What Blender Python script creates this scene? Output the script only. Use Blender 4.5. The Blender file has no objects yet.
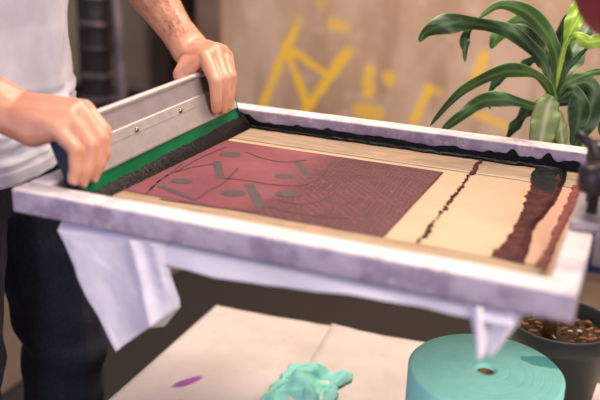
import bpy, bmesh, math, random
from mathutils import Vector as V, Matrix, noise
random.seed(7)
C = bpy.context.scene
COL = C.collection

# ------------------------------------------------------------------ camera
CAM = V((0.6377, -0.7037, 1.2056))
RX, RY, RZ = V((0.9207, 0.1558, -0.3579)), V((0.3889, -0.2882, 0.8751)), V((0.0332, -0.9448, -0.3259))
F = 843.95      # focal length in pixels of a 600 px wide picture
# camera axes in the world: right, down, forward
RIGHT = V((0.9207, 0.3889, 0.0332)); DOWN = V((0.1558, -0.2882, -0.9448)); FWD = V((-0.3579, 0.8751, -0.3259))

def ray(px, py): return RIGHT * ((px - 300) / F) + DOWN * ((py - 200) / F) + FWD
def at_y(px, py, y): r = ray(px, py); return CAM + r * ((y - CAM.y) / r.y)
def at_z(px, py, z): r = ray(px, py); return CAM + r * ((z - CAM.z) / r.z)
def at_d(px, py, d): return CAM + ray(px, py) * d

# ------------------------------------------------------------------ helpers
def tag(o, label=None, cat=None, group=None, kind=None):
    if label: o['label'] = label
    if cat: o['category'] = cat
    if group: o['group'] = group
    if kind: o['kind'] = kind
    return o

def thing(name, label, cat, loc=(0, 0, 0), group=None):
    o = bpy.data.objects.new(name, None); COL.objects.link(o)
    o.location = loc; o.empty_display_size = .05
    return tag(o, label, cat, group)

def obj(name, bm, mat, parent=None, smooth=True, bevel=0, seg=2, kind=None, label=None):
    """link a bmesh (world coordinates) as one mesh object"""
    me = bpy.data.meshes.new(name)
    bmesh.ops.recalc_face_normals(bm, faces=bm.faces)
    bm.to_mesh(me); bm.free()
    me.materials.append(mat)
    o = bpy.data.objects.new(name, me); COL.objects.link(o)
    for p in me.polygons: p.use_smooth = smooth
    if parent:
        o.parent = parent
        pl = parent.location.copy()
        if parent.parent: pl = pl + parent.parent.location
        me.transform(Matrix.Translation(-pl))
    if bevel:
        m = o.modifiers.new('bevel', 'BEVEL'); m.width = bevel; m.segments = seg; m.limit_method = 'ANGLE'
        m.angle_limit = math.radians(40)
    if kind: o['kind'] = kind
    if label: o['label'] = label
    return o

def box(bm, lo, hi, M=None):
    vs = [V((x, y, z)) for x in (lo[0], hi[0]) for y in (lo[1], hi[1]) for z in (lo[2], hi[2])]
    if M: vs = [M @ v for v in vs]
    v = [bm.verts.new(p) for p in vs]
    for f in ((0, 1, 3, 2), (4, 6, 7, 5), (0, 4, 5, 1), (2, 3, 7, 6), (0, 2, 6, 4), (1, 5, 7, 3)):
        bm.faces.new([v[i] for i in f])

def grid(bm, fn, nu, nv):
    vs = [[bm.verts.new(fn(i / nu, j / nv)) for j in range(nv + 1)] for i in range(nu + 1)]
    for i in range(nu):
        for j in range(nv):
            bm.faces.new((vs[i][j], vs[i + 1][j], vs[i + 1][j + 1], vs[i][j + 1]))
    return vs

def lathe(bm, prof, c, n=48, cap=True):
    rings = []
    for r, z in prof:
        rings.append([bm.verts.new((c[0] + r * math.cos(2 * math.pi * k / n), c[1] + r * math.sin(2 * math.pi * k / n), c[2] + z)) for k in range(n)])
    for a, b in zip(rings, rings[1:]):
        for k in range(n):
            bm.faces.new((a[k], a[(k + 1) % n], b[(k + 1) % n], b[k]))
    if cap:
        bm.faces.new(rings[0][::-1]); bm.faces.new(rings[-1])

def tube(bm, pts, rad, n=10, cap=True):
    """tapered tube along points; rad number or list"""
    pts = [V(p) for p in pts]
    rr = rad if isinstance(rad, (list, tuple)) else [rad] * len(pts)
    rings = []; u = None
    for i, p in enumerate(pts):
        d = (pts[min(i + 1, len(pts) - 1)] - pts[max(i - 1, 0)]).normalized()
        if u is None:
            u = d.orthogonal().normalized()
        else:
            u = (u - d * u.dot(d)).normalized()
        w = d.cross(u)
        rings.append([bm.verts.new(p + (u * math.cos(2 * math.pi * k / n) + w * math.sin(2 * math.pi * k / n)) * rr[i]) for k in range(n)])
    for a, b in zip(rings, rings[1:]):
        for k in range(n):
            bm.faces.new((a[k], a[(k + 1) % n], b[(k + 1) % n], b[k]))
    if cap:
        bm.faces.new(rings[0][::-1]); bm.faces.new(rings[-1])

_ico = bmesh.new(); bmesh.ops.create_icosphere(_ico, subdivisions=2, radius=1)
ICO = [v.co.copy() for v in _ico.verts]; _ico.free()

def hull(bm, balls):
    """convex hull of balls [(centre, r | (rx,ry,rz))] added to bm as a closed shell"""
    t = bmesh.new()
    for c, r in balls:
        c = V(c)
        rx, ry, rz = (r, r, r) if not isinstance(r, (tuple, list)) else r
        for p in ICO: t.verts.new(c + V((p.x * rx, p.y * ry, p.z * rz)))
    res = bmesh.ops.convex_hull(t, input=list(t.verts))
    dead = [g for g in t.verts if not g.link_faces]
    for g in dead: t.verts.remove(g)
    me = bpy.data.meshes.new('tmp'); t.to_mesh(me); t.free()
    bm.from_mesh(me); bpy.data.meshes.remove(me)

def chain(bm, pts):
    for a, b in zip(pts, pts[1:]): hull(bm, [a, b])

def remesh(bm, voxel, smooth_it=4, fac=.5):
    """union of all shells in bm as one continuous surface"""
    me = bpy.data.meshes.new('tmp'); bm.to_mesh(me); bm.free()
    o = bpy.data.objects.new('tmp', me); COL.objects.link(o)
    m = o.modifiers.new('r', 'REMESH'); m.mode = 'VOXEL'; m.voxel_size = voxel; m.adaptivity = 0
    if smooth_it:
        s = o.modifiers.new('s', 'SMOOTH'); s.iterations = smooth_it; s.factor = fac
    dg = bpy.context.evaluated_depsgraph_get(); dg.update()
    ev = bpy.data.meshes.new_from_object(o.evaluated_get(dg))
    out = bmesh.new(); out.from_mesh(ev)
    bpy.data.objects.remove(o); bpy.data.meshes.remove(me); bpy.data.meshes.remove(ev)
    return out

def fbm(p, s, o=3):
    v = 0; a = 1
    for _ in range(o):
        v += a * noise.noise(V(p) * s); s *= 2.1; a *= .5
    return v

# ------------------------------------------------------------------ materials
class NT:
    def __init__(s, name):
        s.m = bpy.data.materials.new(name); s.m.use_nodes = True
        s.t = s.m.node_tree; s.b = s.t.nodes['Principled BSDF']
    def n(s, typ, **kw):
        x = s.t.nodes.new(typ)
        for k, v in kw.items(): setattr(x, k, v)
        return x
    def link(s, a, b): s.t.links.new(a, b)
    def coords(s, scale=(1, 1, 1), gen=False):
        tc = s.n('ShaderNodeTexCoord'); mp = s.n('ShaderNodeMapping')
        mp.inputs['Scale'].default_value = scale
        s.link(tc.outputs['Generated' if gen else 'Object'], mp.inputs['Vector'])
        return mp.outputs['Vector']
    def noise(s, vec, scale, detail=4, rough=.55):
        x = s.n('ShaderNodeTexNoise'); x.inputs['Scale'].default_value = scale
        x.inputs['Detail'].default_value = detail; x.inputs['Roughness'].default_value = rough
        if vec is not None: s.link(vec, x.inputs['Vector'])
        return x.outputs['Fac']
    def ramp(s, fac, stops):
        r = s.n('ShaderNodeValToRGB'); e = r.color_ramp.elements
        while len(e) < len(stops): e.new(.5)
        for k, (p, c) in enumerate(stops):
            e[k].position = p; e[k].color = (*c, 1) if len(c) == 3 else c
        s.link(fac, r.inputs['Fac'])
        return r.outputs['Color']
    def mix(s, fac, a, b):
        x = s.n('ShaderNodeMix', data_type='RGBA')
        for sock, v in ((x.inputs[0], fac), (x.inputs[6], a), (x.inputs[7], b)):
            if isinstance(v, (int, float)): sock.default_value = v
            elif isinstance(v, tuple): sock.default_value = (*v, 1)
            else: s.link(v, sock)
        return x.outputs[2]
    def math(s, op, a, b=0, clamp=False):
        x = s.n('ShaderNodeMath', operation=op); x.use_clamp = clamp
        for sock, v in ((x.inputs[0], a), (x.inputs[1], b)):
            if isinstance(v, (int, float)): sock.default_value = v
            else: s.link(v, sock)
        return x.outputs[0]
    def maprange(s, v, a, b, c=0, d=1):
        x = s.n('ShaderNodeMapRange'); x.interpolation_type = 'SMOOTHSTEP'
        s.link(v, x.inputs[0])
        for k, q in enumerate((a, b, c, d)): x.inputs[k + 1].default_value = q
        return x.outputs[0]
    def set(s, col=None, rough=None, metal=None, **kw):
        for k, v in (('Base Color', col), ('Roughness', rough), ('Metallic', metal), *kw.items()):
            if v is None: continue
            i = s.b.inputs[k]
            if isinstance(v, tuple): i.default_value = (*v, 1) if len(v) == 3 else v
            elif isinstance(v, (int, float)): i.default_value = v
            else: s.link(v, i)
        return s
    def bump(s, h, strength=.3, dist=.002):
        x = s.n('ShaderNodeBump'); x.inputs['Strength'].default_value = strength; x.inputs['Distance'].default_value = dist
        s.link(h, x.inputs['Height']); s.link(x.outputs['Normal'], s.b.inputs['Normal'])
        return s

def plain(name, a, b=None, scale=30, rough=.6, metal=0, bump=0, dist=.001, **kw):
    m = NT(name); v = m.coords(); f = m.noise(v, scale)
    b = b or tuple(c * .8 for c in a)
    m.set(m.ramp(f, [(.35, b), (.65, a)]), rough, metal, **kw)
    if bump: m.bump(f, bump, dist)
    return m.m

def painted_wood():
    m = NT('stained_painted_wood'); v = m.coords((3, 3, 3))
    n1 = m.noise(v, 9, 5, .65); n2 = m.noise(v, 34, 4, .7); n3 = m.noise(m.coords((6, 60, 60)), 4, 3)
    c = m.ramp(n3, [(.3, (.74, .65, .63)), (.7, (.84, .76, .73))])
    c = m.mix(m.maprange(n1, .50, .66, 0, .55), c, (.42, .31, .42))
    c = m.mix(m.maprange(n2, .60, .70, 0, .45), c, (.30, .22, .34))
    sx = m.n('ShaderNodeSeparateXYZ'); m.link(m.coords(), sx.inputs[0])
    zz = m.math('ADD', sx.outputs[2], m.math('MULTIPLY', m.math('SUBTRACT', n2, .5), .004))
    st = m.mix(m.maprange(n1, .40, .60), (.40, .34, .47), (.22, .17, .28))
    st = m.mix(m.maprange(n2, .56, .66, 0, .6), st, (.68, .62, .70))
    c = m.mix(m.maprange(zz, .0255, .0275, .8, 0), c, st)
    m.set(c, .55); m.bump(n3, .15, .001)
    return m.m
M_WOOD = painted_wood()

def mesh_fabric_mat():
    m = NT('screen_mesh_fabric'); v = m.coords()
    n1 = m.noise(v, 7, 3); n2 = m.noise(m.coords((1, 2.2, 1)), 16, 4, .6)
    c = m.ramp(n1, [(.30, (.50, .33, .20)), (.5, (.53, .385, .24)), (.68, (.53, .42, .265))])
    c = m.mix(m.maprange(n2, .52, .72, 0, .35), c, (.56, .32, .22))
    sx = m.n('ShaderNodeSeparateXYZ'); m.link(v, sx.inputs[0])
    q = m.math('ADD', sx.outputs[0], m.math('MULTIPLY', m.math('SUBTRACT', n1, .5), .10))
    c = m.mix(m.maprange(q, .47, .56, 0, .75), c, (.64, .33, .215))
    w = m.n('ShaderNodeTexWave'); w.inputs['Scale'].default_value = 420; w.bands_direction = 'X'; m.link(v, w.inputs['Vector'])
    w2 = m.n('ShaderNodeTexWave'); w2.inputs['Scale'].default_value = 420; w2.bands_direction = 'Y'; m.link(v, w2.inputs['Vector'])
    m.set(c, .5); m.bump(m.math('ADD', w.outputs['Fac'], w2.outputs['Fac']), .08, .0003)
    return m.m

def tape_mat():
    m = NT('tan_screen_tape'); v = m.coords((2.5, 30, 1)); n = m.noise(v, 6, 5, .6); n2 = m.noise(m.coords(), 22, 3)
    c = m.ramp(n, [(.3, (.27, .175, .105)), (.5, (.39, .275, .175)), (.7, (.51, .39, .27))])
    c = m.mix(m.maprange(n2, .55, .7, 0, .5), c, (.66, .34, .25))
    m.set(c, .4); m.bump(n, .1, .0005)
    return m.m

def stencil_mat():
    """rose photo emulsion with fine dark line work"""
    m = NT('rose_stencil_emulsion'); v = m.coords()
    n = m.noise(v, 8, 4); n2 = m.noise(v, 60, 3, .7)
    c = m.ramp(n, [(.3, (.17, .042, .058)), (.55, (.225, .056, .074)), (.72, (.29, .085, .10))])
    sx = m.n('ShaderNodeSeparateXYZ'); m.link(v, sx.inputs[0])
    right = m.maprange(sx.outputs[0], .20, .27)
    dn = m.noise(v, 26, 2); wv = m.n('ShaderNodeVectorMath', operation='SCALE'); 
    off = m.n('ShaderNodeTexNoise'); off.inputs['Scale'].default_value = 22; m.link(v, off.inputs['Vector'])
    sc = m.n('ShaderNodeVectorMath', operation='SCALE'); sc.inputs['Scale'].default_value = .010; m.link(off.outputs['Color'], sc.inputs[0])
    ad = m.n('ShaderNodeVectorMath', operation='ADD'); m.link(v, ad.inputs[0]); m.link(sc.outputs[0], ad.inputs[1])
    rot = m.n('ShaderNodeMapping'); rot.inputs['Rotation'].default_value = (0, 0, math.pi / 2 - .06); m.link(ad.outputs[0], rot.inputs['Vector'])
    b2 = m.n('ShaderNodeTexBrick'); b2.inputs['Scale'].default_value = 44; b2.inputs['Mortar Size'].default_value = .10; b2.offset = .37; b2.squash = .6
    b2.inputs['Color1'].default_value = b2.inputs['Color2'].default_value = (0, 0, 0, 1); b2.inputs['Mortar'].default_value = (1, 1, 1, 1)
    m.link(rot.outputs['Vector'], b2.inputs['Vector'])
    br = m.n('ShaderNodeTexBrick'); br.inputs['Scale'].default_value = 38; br.inputs['Mortar Size'].default_value = .09
    br.inputs['Color1'].default_value = br.inputs['Color2'].default_value = (0, 0, 0, 1); br.inputs['Mortar'].default_value = (1, 1, 1, 1)
    m.link(ad.outputs[0], br.inputs['Vector'])
    l1 = b2.outputs['Color']
    l1 = m.math('MULTIPLY', l1, m.maprange(dn, .46, .52))
    l2 = m.math('MULTIPLY', br.outputs['Color'], m.maprange(dn, .58, .45))
    ln = m.math('MULTIPLY', m.math('MAXIMUM', l1, l2), right)
    ln = m.math('MULTIPLY', ln, .85)
    c = m.mix(ln, c, (.055, .016, .022))
    c = m.mix(m.maprange(n2, .58, .75, 0, .3), c, (.36, .13, .15))
    m.set(c, .55); m.b.inputs['Specular IOR Level'].default_value = .3; m.bump(n2, .1, .0004)
    return m.m

def ink_mat(name, a, b, rough=.14, scale=90, spec=.5):
    m = NT(name); v = m.coords(); n = m.noise(v, scale, 3, .6)
    m.set(m.ramp(n, [(.4, a), (.65, b)]), rough); m.bump(n, .6, .002); m.b.inputs['Specular IOR Level'].default_value = spec
    return m.m
M_BLACKINK = ink_mat('wet_black_ink', (.004, .004, .005), (.005, .004, .005), .09, 420, .12)
M_MAROON = ink_mat('drying_maroon_ink', (.045, .009, .009), (.10, .024, .021), .5, 60, .1)
M_REDINK = ink_mat('thin_red_ink', (.15, .022, .018), (.27, .055, .04), .45, 60, .3)

def skin_mat():
    m = NT('skin'); v = m.coords()
    n1 = m.noise(v, 14, 3); n2 = m.noise(v, 70, 4, .6); n3 = m.noise(v, 420, 2)
    c = m.ramp(n1, [(.3, (.54, .225, .135)), (.55, (.63, .30, .195)), (.75, (.68, .37, .265))])
    c = m.mix(m.maprange(n2, .55, .75, 0, .35), c, (.55, .20, .15))
    m.set(c, .45); m.b.inputs['Subsurface Weight'].default_value = .12
    m.b.inputs['Subsurface Radius'].default_value = (.012, .004, .002); m.b.inputs['Subsurface Scale'].default_value = .6
    m.bump(m.math('ADD', n3, m.math('MULTIPLY', n2, 2)), .18, .0012)
    return m.m
M_SKIN = skin_mat()
M_SHIRT = plain('pale_cotton_jersey', (.60, .57, .65), (.53, .505, .58), 18, .85, 0, .15, .002)
M_JEANS = plain('dark_navy_denim', (.021, .027, .052), (.012, .016, .032), 160, .85, 0, .3, .001)
M_HAIR = plain('brown_hair', (.11, .055, .028), None, 120, .6)
M_LEATHER = plain('black_leather', (.02, .018, .017), None, 40, .45)
M_NAIL = plain('fingernail', (.68, .40, .34), (.62, .34, .28), 60, .3)
M_EYE = plain('eye_white', (.8, .78, .75), None, 20, .2)
M_ALU = plain('brushed_aluminium', (.60, .57, .56), (.52, .49, .48), 60, .42, .65, .05)
M_ALUBAND = plain('shaded_aluminium_recess', (.30, .25, .26), (.26, .215, .225), 40, .55, .3, .05)  # recess shade and reflection put into the darker colour of the web
M_STEEL = plain('steel_screw', (.35, .33, .32), None, 80, .3, 1)
M_GREEN = plain('green_polyurethane', (.001, .125, .045), (.001, .095, .033), 25, .4, 0, 0, .001, **{'Specular IOR Level': .2})
M_BLUEDARK = plain('dark_blue_plastic', (.012, .03, .06), (.006, .012, .022), 30, .4)
M_CLOTH = plain('white_cotton_cloth', (.80, .77, .84), (.74, .71, .79), 25, .9, 0, .12, .001)
M_PLATEN = plain('platen_board', (.20, .17, .15), None, 12, .7)
M_PAPER = None
M_TEAL = None

def paper_mat():
    m = NT('blotchy_white_paper'); v = m.coords(); n = m.noise(v, 6, 4); n2 = m.noise(v, 26, 5, .7)
    c = m.ramp(n, [(.3, (.60, .51, .46)), (.6, (.74, .65, .60))])
    c = m.mix(m.maprange(n2, .56, .74, 0, .5), c, (.50, .40, .36))
    # the purple ink mark
    p = at_z(187, 382, .4525)
    d = m.n('ShaderNodeVectorMath', operation='SUBTRACT'); m.link(v, d.inputs[0]); d.inputs[1].default_value = p
    rt = m.n('ShaderNodeVectorRotate', rotation_type='Z_AXIS'); dd = at_z(203, 377, .4525) - at_z(172, 388, .4525); rt.inputs['Angle'].default_value = -math.atan2(dd.y, dd.x); m.link(d.outputs[0], rt.inputs['Vector'])
    s2 = m.n('ShaderNodeVectorMath', operation='MULTIPLY'); s2.inputs[1].default_value = (30, 95, 0); m.link(rt.outputs[0], s2.inputs[0])
    ln = m.n('ShaderNodeVectorMath', operation='LENGTH'); m.link(s2.outputs[0], ln.inputs[0])
    e = m.math('ADD', ln.outputs['Value'], m.math('MULTIPLY', n2, .9))
    c = m.mix(m.maprange(e, 1.1, 1.5, 1, 0), c, (.36, .10, .38))
    m.set(c, .85); m.bump(n2, .1, .001)
    return m.m
M_PAPER = paper_mat()

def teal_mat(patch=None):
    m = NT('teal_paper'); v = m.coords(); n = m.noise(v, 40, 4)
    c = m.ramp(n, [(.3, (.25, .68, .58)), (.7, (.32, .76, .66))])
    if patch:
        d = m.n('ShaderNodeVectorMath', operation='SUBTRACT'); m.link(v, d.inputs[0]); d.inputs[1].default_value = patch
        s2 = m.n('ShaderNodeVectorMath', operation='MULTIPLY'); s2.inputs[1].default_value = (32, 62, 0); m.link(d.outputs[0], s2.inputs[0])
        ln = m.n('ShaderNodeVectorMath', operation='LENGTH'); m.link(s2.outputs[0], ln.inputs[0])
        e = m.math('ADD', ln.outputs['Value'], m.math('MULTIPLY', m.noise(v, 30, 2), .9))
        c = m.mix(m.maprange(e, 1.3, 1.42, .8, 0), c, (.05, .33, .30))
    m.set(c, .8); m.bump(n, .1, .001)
    return m.m

def leaf_mat(name, dark, light, edge):
    m = NT(name)
    at = m.n('ShaderNodeAttribute'); at.attribute_name = 'across'
    f = at.outputs['Fac']; v = m.coords(); n = m.noise(v, 22, 3)
    w = m.n('ShaderNodeTexWave'); w.inputs['Scale'].default_value = 1
    c = m.ramp(f, [(0, light), (.28, dark), (.8, dark), (1, edge)])
    c = m.mix(m.maprange(n, .45, .7, 0, .6), c, light)
    m.set(c, .5); m.b.inputs['Transmission Weight'].default_value = 0
    m.b.inputs['Subsurface Weight'].default_value = .1; m.b.inputs['Subsurface Scale'].default_value = .003
    return m.m
M_LEAF = leaf_mat('dark_green_leaf', (.013, .045, .010), (.045, .125, .022), (.10, .20, .04))
M_LEAF2 = leaf_mat('mid_green_leaf', (.038, .11, .02), (.12, .24, .055), (.20, .34, .09))
M_LEAFPALE = leaf_mat('pale_variegated_leaf', (.30, .40, .14), (.62, .64, .36), (.16, .28, .06))
M_LEAFYOUNG = leaf_mat('young_yellow_green_leaf', (.22, .42, .03), (.50, .66, .10), (.34, .52, .06))

def wall_mat():
    m = NT('beige_plaster_with_yellow_paint'); v = m.coords()
    n1 = m.noise(m.coords((1, 1, .6)), 2.2, 5, .6); n2 = m.noise(v, 12, 5, .65)
    c = m.ramp(n1, [(.34, (.36, .225, .15)), (.5, (.48, .32, .225)), (.66, (.62, .455, .355))])
    c = m.mix(m.maprange(n2, .5, .68, 0, .55), c, (.64, .49, .40))
    c = m.mix(m.maprange(m.noise(m.coords((5, 5, .8)), 3, 4), .5, .68, 0, .5), c, (.32, .19, .12))
    y = 2.25
    seg = [((295, 29), (263, 104), .022, 1), ((285, 46), (308, 106), .022, 1), ((291, 50), (327, 75), .020, .95),
           ((345, 56), (305, 110), .022, .95), ((348, 52), (338, 62), .032, .55), ((332, 24), (344, 27), .030, .55), ((322, 3), (322, 5), .028, .3), ((299, 20), (299, 21), .03, .35),
           ((369, 72), (367, 92), .030, .8), ((389, 77), (389, 79), .032, .75), ((359, 110), (377, 113), .035, .7),
           ((429, 88), (414, 121), .022, .95), ((429, 88), (440, 92), .018, .5), ((484, 57), (476, 76), .024, .8), ((474, 112), (510, 127), .020, .7)]
    wob = m.noise(v, 14, 4, .7)
    tot = None
    for a, b, r, k in seg:
        A, B = at_y(*a, y), at_y(*b, y); A.y = B.y = 0
        d = B - A
        # distance to the painted stroke in the wall's own plane
        fl = m.n('ShaderNodeVectorMath', operation='MULTIPLY'); fl.inputs[1].default_value = (1, 0, 1); m.link(v, fl.inputs[0])
        pa = m.n('ShaderNodeVectorMath', operation='SUBTRACT'); m.link(fl.outputs[0], pa.inputs[0]); pa.inputs[1].default_value = A
        dt = m.n('ShaderNodeVectorMath', operation='DOT_PRODUCT'); m.link(pa.outputs[0], dt.inputs[0]); dt.inputs[1].default_value = d / d.dot(d)
        h = m.math('ADD', dt.outputs['Value'], 0, True)
        sc = m.n('ShaderNodeVectorMath', operation='SCALE'); sc.inputs[0].default_value = d; m.link(h, sc.inputs['Scale'])
        sb = m.n('ShaderNodeVectorMath', operation='SUBTRACT'); m.link(pa.outputs[0], sb.inputs[0]); m.link(sc.outputs[0], sb.inputs[1])
        ln = m.n('ShaderNodeVectorMath', operation='LENGTH'); m.link(sb.outputs[0], ln.inputs[0])
        q = m.math('ADD', ln.outputs['Value'], m.math('MULTIPLY', m.math('SUBTRACT', wob, .5), .045))
        w = m.maprange(q, r * .42, r * 1.1, k, 0)
        tot = w if tot is None else m.math('MAXIMUM', tot, w)
    c = m.mix(tot, c, (.86, .53, .04))
    m.set(c, .85); m.bump(n2, .2, .004)
    return m.m

# ------------------------------------------------------------------ the setting
WY = 2.25
bm = bmesh.new(); box(bm, (-.93, WY, 0), (2.6, WY + .12, 2.7)); tag(obj('wall_back', bm, wall_mat(), smooth=False), kind='structure')
M_FLOOR = plain('brown_concrete_floor', (.19, .125, .085), (.12, .08, .055), 5, .7, 0, .1, .003)
bm = bmesh.new(); box(bm, (-4.2, -2.2, -.1), (2.6, 4.6, 0)); tag(obj('floor', bm, M_FLOOR, smooth=False), kind='structure')
M_JAMB = plain('brown_door_frame', (.20, .13, .10), (.15, .10, .075), 9, .6)
bm = bmesh.new(); box(bm, (-1.03, WY - .02, 0), (-.925, WY + .14, 2.7)); tag(obj('trim_1', bm, M_JAMB, smooth=False, bevel=.004), kind='structure')
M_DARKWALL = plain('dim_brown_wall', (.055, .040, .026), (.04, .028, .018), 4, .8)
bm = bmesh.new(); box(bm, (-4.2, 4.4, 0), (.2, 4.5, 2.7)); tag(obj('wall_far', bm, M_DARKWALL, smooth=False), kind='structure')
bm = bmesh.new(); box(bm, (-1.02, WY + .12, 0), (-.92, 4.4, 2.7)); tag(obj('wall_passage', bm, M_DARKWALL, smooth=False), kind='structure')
bm = bmesh.new(); box(bm, (-.95, WY - .025, 0), (2.6, WY, .08)); tag(obj('baseboard_back', bm, M_JAMB, smooth=False, bevel=.004), kind='structure')

t = thing('floor_shade', 'large dark sheet added as shade on the brown floor behind the paper table', 'mat', (-.1, 1.2, 0))  # added dark sheet standing in for shade on the floor
bm = bmesh.new(); box(bm, (-.74, .55, 0.0), (.52, 2.05, .008)); obj('shade_sheet', bm, plain('floor_shade_black', (.024, .018, .014), (.019, .014, .011), 60, .8, 0, .2), t, False, .003)
bm = bmesh.new(); box(bm, (-.76, .53, 0.0), (.54, .55, .010)); box(bm, (-.76, 2.05, 0), (.54, 2.07, .010)); box(bm, (-.76, .55, 0), (-.74, 2.05, .010)); box(bm, (.52, .55, 0), (.54, 2.05, .010))
obj('shade_edging', bm, M_LEATHER, t, False, .002)

t = thing('passage_floor_dark', 'thin black layer standing in for the dark floor of the dim passage', 'rug', (-2.2, 3.3, 0))  # thin layer standing in for the black passage floor
bm = bmesh.new(); box(bm, (-3.9, 2.4, 0), (-1.1, 4.05, .012)); obj('dark_floor_layer', bm, plain('black_passage_floor', (.014, .012, .010), None, 80, .95, 0, .3), t, False, .004)

# beige cupboard at the end of the passage
t = thing('tall_cupboard', 'tall beige cupboard at the far end of the dim passage', 'cupboard', (-2.75, 4.25, 0))
M_CUP = plain('beige_cupboard_paint', (.70, .53, .35), (.62, .46, .30), 5, .6)
bm = bmesh.new(); box(bm, (-3.15, 4.1, .0), (-2.45, 4.39, 1.9)); obj('body', bm, M_CUP, t, False, .006)
for x0, x1, kx in ((-3.13, -2.81, -2.84), (-2.79, -2.47, -2.76)):
    bm = bmesh.new(); box(bm, (x0, 4.08, .08), (x1, 4.1, 1.86)); d = obj('door', bm, M_CUP, t, False, .004)
    bm = bmesh.new(); tube(bm, [(kx, 4.06, .9), (kx, 4.06, 1.02)], .006); box(bm, (kx - .004, 4.06, .905), (kx + .004, 4.08, .915)); box(bm, (kx - .004, 4.06, 1.005), (kx + .004, 4.08, 1.015)); obj('handle', bm, M_STEEL, d)

# dark steel stand with ring collars beside the doorway
t = thing('steel_stand', 'dark upright steel stand with worn ring collars and a leaning brace beside the shirt', 'stand', (-.96, 1.5, 0))
M_POST = plain('dark_worn_steel', (.05, .040, .042), (.022, .018, .018), 9, .6, .3)
M_COLLAR = plain('worn_grey_steel', (.15, .11, .125), (.05, .04, .045), 16, .55, .3)
bm = bmesh.new(); tube(bm, [(-.97, 1.5, .02), (-.965, 1.5, 1.7)], .045, 24); obj('post', bm, M_POST, t)
bm = bmesh.new(); lathe(bm, [(.16, 0), (.16, .015), (.06, .03)], (-.97, 1.5, 0), 32); obj('base_plate', bm, M_POST, t)
for k, z in enumerate((.54, .615, .69, .775, .85, .93, 1.01)):
    bm = bmesh.new(); lathe(bm, [(.046, -.010), (.060, -.006), (.060, .006), (.046, .010)], (-.966, 1.5, z), 32); obj('collar', bm, M_COLLAR if k % 3 else M_POST, t)
bm = bmesh.new(); tube(bm, [(-.905, 1.5, 1.15), (-.86, 1.46, .80), (-.80, 1.40, .30), (-.765, 1.36, .02)], [.016, .018, .018, .018], 12); obj('brace', bm, M_COLLAR, t)
bm = bmesh.new(); tube(bm, [(-1.06, 1.55, .02), (-1.05, 1.55, 1.4)], .018, 12); obj('side_pole', bm, M_POST, t)

# ------------------------------------------------------------------ paper table
TZ = .45
t = thing('work_table', 'low work table under the white paper sheets', 'table', (.4, .2, 0))
M_TABLE = plain('pale_table_laminate', (.46, .38, .32), None, 8, .5)
bm = bmesh.new(); box(bm, (-.075, -.22, TZ - .03), (.98, .655, TZ)); obj('table_top', bm, M_TABLE, t, False, .003)
for x in (-.04, .94):
    for y in (-.18, .61):
        bm = bmesh.new(); box(bm, (x - .02, y - .02, 0), (x + .02, y + .02, TZ - .03)); obj('leg', bm, M_POST, t, False, .002)

def sheet(name, label, corners, z, seed, lift=0):
    bm = bmesh.new()
    a, b, c, d = [tuple(q)[:2] + (0,) for q in corners]     # near-left, near-right, far-right, far-left
    def fn(u, v):
        p = (V(a) * (1 - u) + V(b) * u) * (1 - v) + (V(d) * (1 - u) + V(c) * u) * v
        e = .006 * fbm((p.x * 9 + seed, p.y * 9, 0), 1.0)
        if v > .97: p.y += e
        zz = z + .0006 + .0012 * (1 + noise.noise(V((p.x * 5, p.y * 5, seed)))) + lift * max(0, 1 - u * 14)
        return V((p.x, p.y, zz))
    grid(bm, fn, 44, 40)
    o = obj(name, bm, M_PAPER)
    m = o.modifiers.new('s', 'SOLIDIFY'); m.thickness = .0006; m.offset = 1
    return tag(o, label, 'paper', 'paper sheets on the low table')
sheet('paper_sheet', 'white paper sheet at the left of the low table, under the crumpled teal paper', ((-.068, -.20), (.37, -.20), (.345, .682), (-.087, .643)), TZ, 1)
sheet('paper_sheet', 'white paper sheet with a raised left edge, under the teal roll and the plant pot', (tuple(at_z(285, 405, TZ + .004).lerp(at_z(332, 326, TZ + .004), -.75)), (.96, -.2), (.95, .668), tuple(at_z(332, 326, TZ + .004))), TZ + .0036, 5, .003)

# teal paper roll
RC = (.504, .270, TZ + .0075); RR, RH = .0985, .200
t = thing('paper_roll', 'big round roll of teal paper standing on the white sheet', 'paper roll', RC)
bm = bmesh.new()
prof = []
for z in (0, .004): prof.append((RR - (.002 if z == 0 else 0), z))
prof += [(RR, RH * .5), (RR, RH - .003), (RR - .003, RH)]
for k in range(16):
    r = RR - .006 - k * .0048
    prof += [(r, RH - .0001), (r - .0008, RH - .0004 * (.4 + random.random())), (r - .0016, RH)]
prof += [(.0115, RH), (.0105, RH - .06)]
lathe(bm, prof, RC, 96)
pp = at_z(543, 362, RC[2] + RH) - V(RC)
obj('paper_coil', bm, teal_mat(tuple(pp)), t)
bm = bmesh.new(); lathe(bm, [(.0104, RH - .055), (.0104, RH - .004), (.0088, RH - .004), (.0088, RH - .055)], RC, 32, False); obj('core', bm, plain('brown_cardboard', (.20, .12, .06), None, 40, .9), t)

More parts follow.
